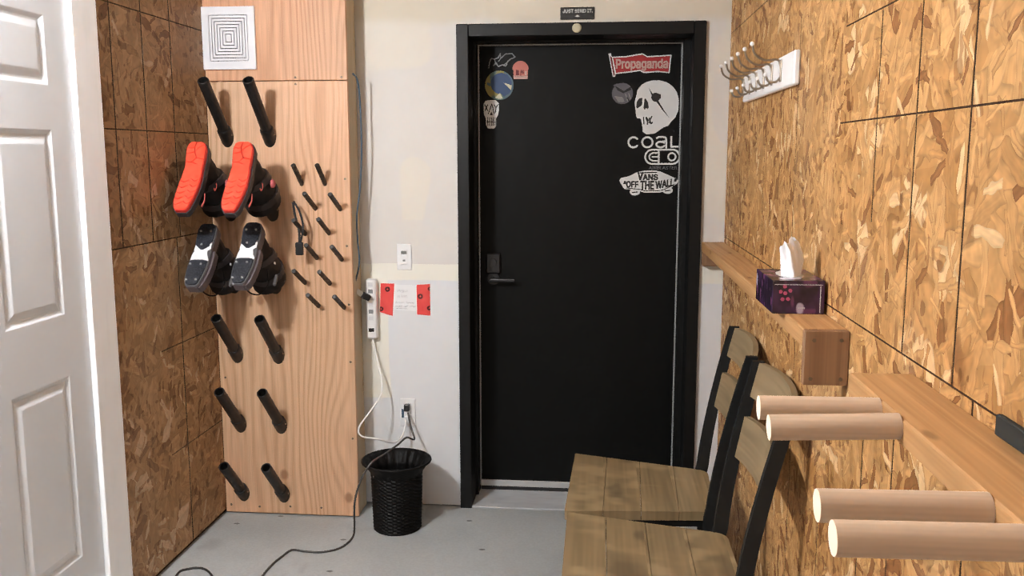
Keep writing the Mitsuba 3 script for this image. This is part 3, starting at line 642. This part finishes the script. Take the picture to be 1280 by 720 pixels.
# ---------------------------------------------------------------- two dining chairs
def chair(cx, cy, rot, label):
    """local +x to the backrest, origin under the seat's middle."""
    M = trimesh.transformations.rotation_matrix(math.radians(rot), (0, 0, 1)); M[:3, 3] = (cx, cy, 0)
    t = thing('dining_chair', label, 'chair', 'dining chairs by the right wall')
    P = lambda m: put(m, M)
    sx0, sx1, zt, th = -.235, .245, .470, .030
    hw = lambda x: .280 - .185 * (x - sx0)                        # half width, narrower to the back
    outline = Polygon([(sx0, -hw(sx0)), (sx1, -hw(sx1)), (sx1, hw(sx1)), (sx0, hw(sx0))])
    outline = unary_union([outline.buffer(-.045).buffer(.045), outline.intersection(sbox(sx0, -1, 0, 1))]).buffer(-.006).buffer(.006)
    n = 4; w = (sx1 - sx0) / n
    for i in range(n):
        g = outline.intersection(sbox(sx0 + i * w + (.0008 if i else -1), -1, sx0 + (i + 1) * w - (.0008 if i < n - 1 else -1), 1))
        m = ext(g, th); m.apply_translation((0, 0, zt - th))
        # the seat falls slightly to the back
        m.vertices[:, 2] -= (m.vertices[:, 0] - sx0) * .03
        part(t, 'seat_plank', P(m), 'seat_wood')
    inner = outline.buffer(-.015); m = ext(inner.difference(inner.buffer(-.022)), .026); m.apply_translation((0, 0, zt - th - .0265)); m.vertices[:, 2] -= (m.vertices[:, 0] - sx0) * .03
    part(t, 'seat_frame', P(m), 'metal_black', label='black metal frame under the seat')
    for s in (-1, 1):
        part(t, 'front_leg', P(cbx(sx0 + .02, sx0 + .045, s * .232 - .0125, s * .232 + .0125, 0, .413, .003)), 'metal_black')
        # rear leg and back post in one curved flat bar
        zz = np.concatenate([np.linspace(0, .40, 8), np.linspace(.405, .60, 7), np.linspace(.63, .975, 11)]); xs, ys, dep = [], [], []
        for z in zz:
            if z < .46: xs.append(.221 + .12 * ((.46 - z) / .46) ** 1.6 * .35); ys.append(.205 + .012 * (.46 - z) / .46)
            else:
                q = (z - .46) / .545; xs.append(.228 + .030 * q + .078 * q ** 1.5); ys.append(.205 + .040 * q)
            dep.append(.036 if z < .40 else .042 - .008 * (z - .40) / .57)
        v, f = [], []
        for x, y, z, d in zip(xs, ys, zz, dep):
            for (a, b) in ((-d / 2, -.011), (d / 2, -.011), (d / 2, .011), (-d / 2, .011)): v.append((x + a, s * y + b, z))
        for i in range(len(zz) - 1):
            for j in range(4):
                k = (j + 1) % 4; f += [(i * 4 + j, i * 4 + k, i * 4 + 4 + k), (i * 4 + j, i * 4 + 4 + k, i * 4 + 4 + j)]
        e = (len(zz) - 1) * 4; f += [(0, 2, 1), (0, 3, 2), (e, e + 1, e + 2), (e, e + 2, e + 3)]
        part(t, 'back_post', P(trimesh.Trimesh(v, f, process=False)), 'metal_black', label='black curved back post')
        part(t, 'side_stretcher', P(cbx(sx0 + .045, .235, s * .222 - .008, s * .222 + .008, .17, .19, .002)), 'metal_black')
    def slat(z0, z1, sag):
        q0, q1 = (z0 - .46) / .545, (z1 - .46) / .545
        xf = lambda q: .237 + .030 * q + .078 * q ** 1.5
        yw0, yw1 = .205 + .040 * q0 - .0115, .205 + .040 * q1 - .0115; v, f = [], []; N = 14
        for i in range(N + 1):
            s = -1 + 2 * i / N; b = sag * (1 - s * s)
            for (z, q, yw) in ((z0, q0, yw0), (z1, q1, yw1)):
                for o in (-.008, .008): v.append((xf(q) + b + o, s * yw, z + (.010 * (1 - s * s) if z == z1 else 0)))
        for i in range(N):
            a = i * 4; c = a + 4
            for (p, q, r, s2) in ((0, 2, 3, 1),):
                pass
            for (p, q) in ((0, 1), (1, 3), (3, 2), (2, 0)): f += [(a + p, a + q, c + q), (a + p, c + q, c + p)]
        e = N * 4; f += [(0, 2, 3), (0, 3, 1), (e, e + 3, e + 2), (e, e + 1, e + 3)]
        m = trimesh.Trimesh(v, f, process=False)
        if m.volume < 0: m.invert()
        return m
    part(t, 'back_slat', P(slat(.872, .972, .026)), 'back_wood', label='curved grey brown top slat')
    part(t, 'back_slat', P(slat(.690, .812, .026)), 'back_wood', label='curved grey brown middle slat')
chair(.150, 3.000, -2, 'far dining chair with brown plank seat and black frame, beside the black door')
chair(.150, 2.440, 0, 'near dining chair with brown plank seat and black frame, in front of its twin')

# ---------------------------------------------------------------- things on and by the back wall
def plate(x0, x1, z0, z1, y=YB, d=.006): return cbx(x0, x1, y - d, y - .0003, z0, z1, .002)
sw = thing('wall_switch', 'white wall switch with a small grey display left of the black door', 'switch')
part(sw, 'plate', plate(-.876, -.811, 1.080, 1.194), 'white_plastic')
part(sw, 'paddle', cbx(-.858, -.829, YB - .010, YB - .006, 1.104, 1.170, .002), 'white_plastic')
part(sw, 'display', cbx(-.856, -.831, YB - .0115, YB - .0095, 1.150, 1.164, .0005), 'screen_grey', label='small grey display')
part(sw, 'button', cbx(-.849, -.838, YB - .0115, YB - .0095, 1.118, 1.126, .0005), 'grey_plastic')
note = thing('paper_note', 'white handwritten paper note between two red tape pieces', 'note')
part(note, 'sheet', stand(ext(Polygon([(-.898, .902), (-.787, .896), (-.788, 1.012), (-.897, 1.014)]), .0006), YB - .0003), 'paper')
def scrib(x0, x1, z, amp, n, seed):
    r = random.Random(seed); p = []
    for i in range(n):
        x = x0 + (x1 - x0) * i / (n - 1); p.append((x, z + r.uniform(-amp, amp)))
    return LineString(p).buffer(.0007)
def txt(s, h, x, z, y, bold=False, w=None, depth=.0008):
    m = meshkit.text_mesh(s, h, depth, bold); 
    if w: m.apply_scale((w / (m.bounds[1][0] - m.bounds[0][0]), 1, 1))
    m.apply_translation((x - m.bounds[0][0], z, 0)); return stand(m, y)
part(note, 'handwriting', txt('Please', .013, -.878, .980, YB - .0007, False, .046, .0003), 'pencil', label='pale handwriting')
part(note, 'handwriting', txt('is left', .013, -.880, .956, YB - .0007, False, .046, .0003), 'pencil')
part(note, 'handwriting', stand(ext(unary_union([scrib(-.888, -.85, .934, .003, 16, 1), scrib(-.838, -.803, .933, .003, 14, 2)]), .0004), YB - .0008), 'ink')
part(note, 'handwriting', stand(ext(unary_union([scrib(-.889, -.858, .917, .003, 12, 3), scrib(-.848, -.832, .918, .003, 9, 4), scrib(-.822, -.795, .917, .003, 11, 5), scrib(-.886, -.83, .907, .001, 5, 6)]), .0004), YB - .0008), 'ink')
for (poly, marks, lab) in [([(475, 390), (491, 395), (493, 354.5), (476, 354)], [(484.5, 361.5, 3.2), (476.5, 386, 3.0)], 'piece of red printed tape at the note\'s left edge'),
                           ([(521.5, 393), (538, 394.5), (537.5, 355), (520.8, 356)], [(525.5, 370.5, 3.4), (537, 361, 2.2), (536.8, 385, 3.0)], 'piece of red printed tape at the note\'s right edge')]:
    t = thing('red_tape', lab, 'tape', 'red tape holding the note')
    pg = Polygon([(at(u, v, 1, YB)[0], at(u, v, 1, YB)[2]) for u, v in poly])
    part(t, 'strip', stand(ext(pg, .0008), YB - .0010), 'tape_red')
    for (u, v, r) in marks:
        c = at(u, v, 1, YB); part(t, 'dark_print', stand(ext(Point(c[0], c[2]).buffer(r / 292).difference(Point(c[0], c[2]).buffer(r / 292 * .35)).intersection(pg), .0004), YB - .0018), 'tape_print', label='dark round print')
ol = thing('power_outlet', 'white wall outlet above the black bin', 'outlet')
part(ol, 'plate', plate(-.876, -.806, .371, .500), 'white_plastic')
part(ol, 'socket', cbx(-.858, -.824, YB - .008, YB - .006, .446, .480, .001), 'white_plastic')
part(ol, 'socket', cbx(-.858, -.824, YB - .008, YB - .006, .392, .426, .001), 'white_plastic')
part(ol, 'sticker', cbx(-.868, -.857, YB - .0066, YB - .006, .41, .45, .0002), 'cord_blue')

# power strip with its cord
ps = thing('power_strip', 'white power strip fixed upright beside the plywood column', 'power strip')
sx = -.990
part(ps, 'body', rbx(sx - .024, sx + .026, YB - .040, YB - .001, .774, 1.042, .012, 16), 'white_plastic', smooth=35)
for i in range(6):
    z = 1.018 - i * .030
    part(ps, 'socket', cbx(sx - .009, sx + .011, YB - .0412, YB - .039, z - .009, z + .009, .0008), 'grey_plastic' if i in (1, 4) else 'vent_white')
part(ps, 'switch', cbx(sx - .011, sx + .013, YB - .043, YB - .039, .808, .824, .001), 'hardware_black', label='black rocker switch')
W = lambda u, v, y: at(u, v, 1, y)
part(ps, 'cord', tube([W(466, 424, 3.87), W(472, 452, 3.86), W(477, 475, 3.83), W(476, 494, 3.78), W(463, 514, 3.70), W(449, 534, 3.66), W(452, 545, 3.66), W(472, 549, 3.70), W(491, 553, 3.76), W(502, 546, 3.80), W(506.5, 532, 3.845), W(507.5, 522, 3.868)], .0038, 8), 'cord_white', True, label='white power cord looping to the outlet')
part(ps, 'plug', rbx(-.853, -.831, YB - .030, YB - .0085, .394, .424, .004), 'white_plastic', label='white plug in the lower socket')
# black adapter and dark cable that run up the column's side
ad = thing('power_plug', 'black plug with clear cord end sitting in the white power strip', 'plug')
part(ad, 'black_body', align(rbx(-.013, .013, -.013, .013, 0, .040, .004), np.array([sx + .002, YB - .058, .960]), np.array([sx - .045, YB - .085, .990])), 'hardware_black')
part(ad, 'cord_end', align(rbx(-.011, .011, -.010, .010, 0, .034, .003), np.array([sx - .029, YB - .071, .978]), np.array([sx - .060, YB - .100, 1.010])), 'clear_plug', label='pale translucent connector')
C0 = np.array([sx - .058, YB - .101, 1.010])
solo('cable', tube([C0, W(449, 330, 3.78), W(447, 300, 3.78), W(446, 270, 3.78), W(450, 235, 3.79), W(452, 190, 3.79), W(451, 150, 3.79), W(449, 115, 3.78), W(446, 98, 3.76), W(441, 92, 3.73)], .0038, 8), 'cord_blue', 'blue grey cable running down the side of the plywood column', 'cable', True)
# dark cord from the outlet over the bin to the floor
G = lambda u, v: at(u, v, 2, .0045)
dc = thing('extension_cord', 'dark grey cord from the outlet across the concrete floor', 'cord')
part(dc, 'cable', tube([W(510, 516, 3.862), W(514, 535, 3.82), W(518, 549, 3.79), W(508, 547, 3.74), W(497, 556, 3.66), W(480, 568, 3.56), W(466, 577, 3.50), W(455, 592, 3.48), W(447, 612, 3.47), W(443, 632, 3.47), G(443, 665) + [0, .0, .010], G(439, 674), G(425, 685), G(402, 690), G(380, 689), G(365, 687.5), G(352, 696), G(340, 706), G(328, 720), G(300, 760)], .0042, 8), 'cord_grey', True)
part(dc, 'plug', rbx(-.853, -.829, YB - .032, YB - .0085, .446, .478, .004), 'hardware_black', label='black plug in the upper socket')
solo('floor_cable', tube([G(216, 728), G(224, 715), G(236, 711), G(250, 710), G(260, 714), G(268, 726), G(270, 745)], .0042, 8), 'cord_black', 'loop of black cable on the floor at the bottom left edge', 'cable', True)

# woven black bin
wb = thing('waste_bin', 'round black woven waste bin on the floor beside the plywood column', 'bin')
bc = (-.84, 3.64)
def wov(prof, seg=144, amp=.0028, kz=420.0, ka=18):
    m = lathe(prof, seg); v = m.vertices; r = np.hypot(v[:, 0], v[:, 1]); a = np.arctan2(v[:, 1], v[:, 0])
    d = amp * np.sin(v[:, 2] * kz + np.pi * (np.floor(a * ka / np.pi) % 2)) * (r > .05); s = (r + d) / np.maximum(r, 1e-9); v[:, 0] *= s; v[:, 1] *= s; m.vertices = v; return m
prof = [(0, 0), (.098, 0)] + [(.100 + .008 * (z / .25) , z) for z in np.linspace(.004, .245, 110)] + [(.112, .255), (.120, .268), (.132, .285), (.142, .297), (.141, .301), (.128, .290), (.116, .272), (.106, .256), (.102, .24), (.096, .02), (0, .014)]
body = wov(prof); body.apply_translation((*bc, 0)); part(wb, 'basket', body, 'wicker', True)
rim = trimesh.creation.torus(.1435, .0052, 64, 10); rim.apply_translation((*bc, .2985)); part(wb, 'rim', rim, 'wicker', True)

# sign above the door, button on the frame
jx0, jx1, jz0, jz1 = at(700.5, 9, 1, YB)[0], at(743.5, 9, 1, YB)[0], at(720, 24.6, 1, YB)[2], at(720, 9, 1, YB)[2]
sg = thing('sign', 'small black sign reading JUST SEND IT above the black door', 'sign')
part(sg, 'plate', plate(jx0, jx1, jz0, jz1, YB, .004), 'sign_black')
part(sg, 'lettering', txt('JUST SEND IT.', .0135, jx0 + .010, jz1 - .0225, YB - .004, True, jx1 - jx0 - .018), 'st_white', label='white letters')
part(sg, 'emblem', stand(ext(Polygon([((jx0 + jx1) / 2 + a, jz0 + .014 + b) for a, b in ((-.011, -.001), (0, -.004), (.011, -.001), (.003, .002), (0, .005), (-.003, .002))]), .0008), YB - .004), 'st_white')
bp = at(721, 35, 1, FY)
solo('door_button', align(lathe([(0, 0), (.0195, 0), (.0195, .003), (.016, .006), (.008, .0065), (.007, .005), (0, .005)], 28), (bp[0], FY - .0002, bp[2]), (bp[0], FY - 1, bp[2])), 'brass', 'round pale brass button on the top of the black frame', 'button', 35)

# ---------------------------------------------------------------- stickers on the black door
SYF = SY - .0003
def xz(u, v): q = at(u, v, 1, SY); return (q[0], q[2])
def poly(pts): return Polygon([xz(*p) for p in pts]).buffer(0)
def line(pts, w, cap=1): return LineString([xz(*p) for p in pts]).buffer(w / 272 / 2, cap_style=cap, join_style=1)
def disc(u, v, r): return Point(*xz(u, v)).buffer(r / 272, 24)
PX = 1 / 272.0
def layer(t, name, shape, bsdf, lev, label=None):
    part(t, name, stand(ext(shape, .0007), SYF - .0006 * lev), bsdf, label=label)
def lettering(t, s, u, v, hpx, wpx, bsdf, lev, bold=True, skew=0.0, label=None):
    x, z = xz(u, v); m = meshkit.text_mesh(s, hpx * PX, .0007, bold)
    m.apply_scale((wpx * PX / (m.bounds[1][0] - m.bounds[0][0]), 1, 1)); m.apply_translation((x - m.bounds[0][0], z, 0))
    m.vertices[:, 2] += 0; m.vertices[:, 1] += (m.vertices[:, 0] - x) * skew
    if bold: m = cat(*[m.copy().apply_translation((a * PX, b * PX, 0)) for a, b in ((-.3, -.25), (.3, -.25), (-.3, .25), (.3, .25))])
    part(t, 'lettering', stand(m, SYF - .0006 * lev), bsdf, label=label)
# red flag sticker
t = thing('sticker', 'red flag shaped sticker reading Propaganda at the door top right', 'sticker')
flag = poly([(760.5, 67), (763.5, 66.5), (765, 71), (783, 70), (797, 67.5), (803, 66.5), (809, 70), (820, 69.5), (839.5, 68.2), (837, 91.5), (822, 90.2), (805, 91.5), (800, 88.8), (785, 91), (769.5, 92.5), (769, 96), (766, 96.2)])
layer(t, 'border', flag, 'st_white', 0, 'pale border')
layer(t, 'field', poly([(766.2, 72.4), (783, 71.6), (797, 69.2), (803, 68.3), (809, 71.6), (820, 71.1), (837.6, 70), (835.6, 90), (822, 88.6), (805, 89.8), (800, 87.2), (785, 89.4), (770, 91)]), 'st_red', 1, 'red field')
layer(t, 'pole', poly([(762.2, 70), (764.8, 71.5), (768.6, 93), (767, 94.8)]), 'st_maroon', 1)
lettering(t, 'Propaganda', 770.0, 85.3, 10.2, 61, 'st_pink', 2, True, label='pale lettering')
# small grey ball sticker
t = thing('sticker', 'small dim grey round sticker left of the big skull', 'sticker')
layer(t, 'disc', unary_union([disc(778, 117, 12.5), poly([(766, 107), (772, 104), (774, 110)])]), 'st_grey', 0)
layer(t, 'brow', unary_union([poly([(768.5, 107), (780, 113.8), (789, 108), (788.5, 112.5), (779, 116.5), (772, 113)]), line([(783, 121), (787, 127)], 1.2)]), 'st_black', 1)
layer(t, 'pale_mark', unary_union([poly([(768, 120), (778, 121.5), (781, 127), (773, 128)]), line([(782, 118), (784.5, 126)], 1.4), line([(786, 117), (788, 123)], 1.2)]), 'st_greyline', 1)
# big skull
t = thing('sticker', 'large white skull sticker with slashed eye at the door top right', 'sticker')
skull = poly([(793.2, 128), (795, 121), (797, 112), (802, 106), (808, 102.5), (816, 100.4), (825, 100.4), (834, 103), (841, 108), (846, 115), (848.5, 124), (848, 138), (844, 147), (838, 153), (835.5, 157), (829, 159.5), (822, 164.5), (818, 167), (808, 168), (803.5, 165), (803, 158), (801, 148.5), (796, 147.5), (794.8, 142)]).buffer(.004).buffer(-.004)
layer(t, 'face', skull, 'st_white', 0)
layer(t, 'eye', poly([(795.5, 134), (796.5, 127), (799, 123.5), (802.5, 122.6), (802, 131), (797, 135)]).buffer(.0015), 'st_black', 1)
layer(t, 'nose', poly([(804.5, 136), (805.5, 124), (807, 123), (810, 128), (811, 134.5), (809.5, 136.3), (807.5, 135), (806, 137)]), 'st_black', 1)
layer(t, 'slash', unary_union([poly([(811, 110), (815, 116), (818.5, 121.5), (823, 126), (829.5, 137), (837.2, 148), (827, 136.5), (821.5, 128.5), (814, 118)]), disc(819.5, 121.5, 5.2), poly([(816, 116.5), (826, 118), (826, 123), (817, 127)])]), 'st_black', 1)
layer(t, 'teeth', unary_union([line([(804.3, 146.5), (805, 155)], 1.3), line([(808, 147), (810, 150), (809.3, 155)], 1.8), line([(807.5, 148), (808.5, 151)], 1.3), line([(814.5, 145.8), (812.5, 150), (813.5, 154.5), (815.5, 153)], 1.6), line([(811.5, 147), (811.8, 154)], 1.0)]), 'st_black', 1)
# COAL
t = thing('sticker', 'white lettering sticker reading COAL below the big skull', 'sticker')
def arc(cu, cv, ru, rv, a0, a1, w): return line([(cu + ru * math.cos(math.radians(a)), cv - rv * math.sin(math.radians(a))) for a in np.linspace(a0, a1, 24)], w)
layer(t, 'letter_c', arc(791.8, 177.9, 6.3, 6.3, 42, 318, 2.3), 'st_white', 0)
layer(t, 'letter_o', arc(809.2, 177.8, 6.5, 6.3, 0, 360, 2.3), 'st_white', 0)
layer(t, 'letter_a', unary_union([line([(821, 172.6), (823.5, 171.2), (828.5, 171), (831.8, 172), (832.8, 175), (832.8, 184.6)], 2.3), arc(825.8, 180.6, 5.4, 3.5, 40, 330, 2.2), line([(825.5, 177.2), (832, 176.4)], 1.8)]), 'st_white', 0)
layer(t, 'letter_l', line([(839, 170.2), (839, 183.4), (848.2, 183.2)], 2.3, 2), 'st_white', 0)
# capsule logo
t = thing('sticker', 'white outlined capsule logo sticker with an E and a ring on the door', 'sticker')
caps = lambda u0, u1, v, r: LineString([xz(u0 + r, v), xz(u1 - r, v)]).buffer(r * PX, 16)
layer(t, 'outline', caps(805.8, 850, 196, 9.6).difference(caps(808, 847.8, 196, 7.4)), 'st_white', 0)
layer(t, 'divider', poly([(822.4, 187.5), (824.6, 187.5), (824.4, 204.5), (822.2, 204.5)]), 'st_white', 0)
layer(t, 'letter_e', unary_union([line([(822, 191.2), (816, 191.2), (812.5, 193), (811.4, 196), (812.5, 199.2), (816, 201), (822, 201)], 1.9), line([(822, 196.1), (815.5, 196.1)], 1.9)]), 'st_white', 0)
layer(t, 'ring', disc(839.8, 196, 5.4).difference(disc(839.8, 196, 3.4)), 'st_white', 0)
lettering(t, 'AIRBLASTER', 811, 211.6, 3.6, 33.5, 'st_greyline', 0, False, label='tiny grey lettering')
# skateboard sticker
t = thing('sticker', 'white skateboard shaped sticker reading VANS OFF THE WALL', 'sticker')
layer(t, 'deck', poly([(774, 226), (776, 222.5), (786, 220.2), (797, 215), (806, 213.2), (816, 212.8), (824, 214), (833, 217.5), (840, 221), (846, 223), (848, 226.5), (845.5, 230), (838, 235.5), (831, 239), (824, 240.8), (806, 241), (798, 238.5), (788, 236.8), (780, 236.2)]), 'st_white', 0)
layer(t, 'stripe', line([(783, 235), (799, 236.6), (806, 238.6), (824, 238.6), (831, 236.6), (843, 230.5)], .9), 'st_black', 1)
for (u, v) in [(793.5, 240), (834.5, 238)]:
    layer(t, 'wheel', affinity.scale(disc(u, v, 5.2), 1.2, .8), 'st_white', 0); layer(t, 'wheel_mark', line([(u - 3, v + .6), (u + 3, v)], 1.2), 'st_black', 1)
lettering(t, 'V', 797, 224.8, 9, 6.5, 'st_black', 1)
lettering(t, 'ANS', 803.5, 224.6, 6.2, 18, 'st_black', 1)
layer(t, 'bar', line([(800, 216), (820.5, 215.4)], 1.3), 'st_black', 1)
lettering(t, '“OFF', 779.5, 234, 7, 17.5, 'st_black', 1)
lettering(t, 'THE', 800.5, 236.6, 10, 16, 'st_black', 1)
lettering(t, 'WALL”', 819.5, 235.6, 8.2, 25, 'st_black', 1, True, .16)
# left group
t = thing('sticker', 'dim grey line drawing sticker of wings at the door top left', 'sticker')
layer(t, 'lines', unary_union([line([(611, 85), (612, 78), (614, 73), (618, 74), (620, 80)], 1.1), line([(618, 74), (623, 72), (625.5, 67)], 1.4), line([(625.5, 67), (626, 73), (623, 77)], 1.0), line([(626, 73), (632, 67.5), (640, 67), (644, 71.5), (638, 74), (633, 79), (630, 81)], 1.2), line([(617, 82), (620, 78.5), (623, 83), (628, 81), (632, 82.5), (633.5, 80)], 1.5), line([(638, 74), (634.5, 77)], 1.6)]), 'st_greyline', 0)
t = thing('sticker', 'arch shaped salmon and white sticker at the door top left', 'sticker')
layer(t, 'base', unary_union([disc(650.6, 86.5, 9.8).intersection(poly([(640, 70), (661, 70), (661, 87), (640, 87)])), poly([(641.6, 86), (660, 86), (659.5, 99), (642, 99)])]), 'st_salmon', 0)
layer(t, 'band', poly([(641.8, 94.5), (659.7, 94.5), (659.4, 99), (642.1, 99)]), 'st_pink', 1)
layer(t, 'dark_mark', unary_union([poly([(645, 87), (648.5, 88), (649, 94), (645, 94)]), line([(651, 94), (651.5, 88), (654, 92), (654, 88)], 1.2), line([(644, 95.3), (658.5, 95)], .9)]), 'st_maroon', 1)
layer(t, 'pale_mark', poly([(656, 89), (658.5, 88.5), (658.2, 94), (656, 94)]), 'st_pink', 1)
t = thing('sticker', 'round blue sticker with yellow green rim at the door top left', 'sticker')
layer(t, 'rim', disc(624.2, 106.7, 17.4), 'st_yellow', 0, 'yellow green rim')
layer(t, 'rim_teal', disc(624.2, 106.7, 17.4).difference(disc(623, 106.5, 16.2)).intersection(poly([(630, 85), (645, 85), (645, 130), (630, 130)])), 'st_teal', 1)  # teal stretch of the printed rim
layer(t, 'blue_field', unary_union([disc(626.5, 104.5, 12.6), poly([(627, 92), (636, 94), (640, 104), (638, 116), (630, 121), (626, 117)])]).intersection(disc(624.2, 106.7, 15.8)), 'st_blue', 1, 'blue centre')
layer(t, 'wedge', poly([(629.5, 103.3), (639.8, 106.8), (638.8, 112.8)]), 'st_cream', 2, 'cream wedge')
layer(t, 'wedge', poly([(619, 122), (625, 116), (628.5, 123), (624, 123.8)]), 'st_cream', 2)
layer(t, 'dark_notch', unary_union([poly([(608.5, 103), (614, 104), (613, 108.5), (609, 106)]), poly([(612, 96), (617, 95), (615, 99)])]), 'st_teal', 2)
t = thing('sticker', 'small white skull sticker with crossed eyes on the door left side', 'sticker')
layer(t, 'face', poly([(604.5, 130), (607, 126), (613, 125), (620, 125.3), (623.3, 129), (623.8, 138), (622.4, 144), (620, 148), (620.2, 157), (617.6, 160.8), (610, 160.4), (607.6, 156), (607.4, 148), (605, 143)]).buffer(.003).buffer(-.003), 'st_white', 0)
layer(t, 'drawing', unary_union([line([(606, 131), (609.5, 138)], 1.2), line([(609.8, 131), (606.3, 138)], 1.2), line([(618, 131), (620, 135), (622, 131)], 1.2), line([(620, 135), (619.5, 140)], 1.2), line([(614.8, 130), (610.5, 142)], 1.0), line([(614.8, 130), (618, 142)], 1.0), poly([(612.5, 144), (614.2, 139.5), (616, 144)])] + [line([(609.5 + i * 2.4, 147), (609.8 + i * 2.3, 157)], .9) for i in range(5)] + [line([(608.5, 152.3), (619.5, 152.3)], .8)]), 'st_black', 1)
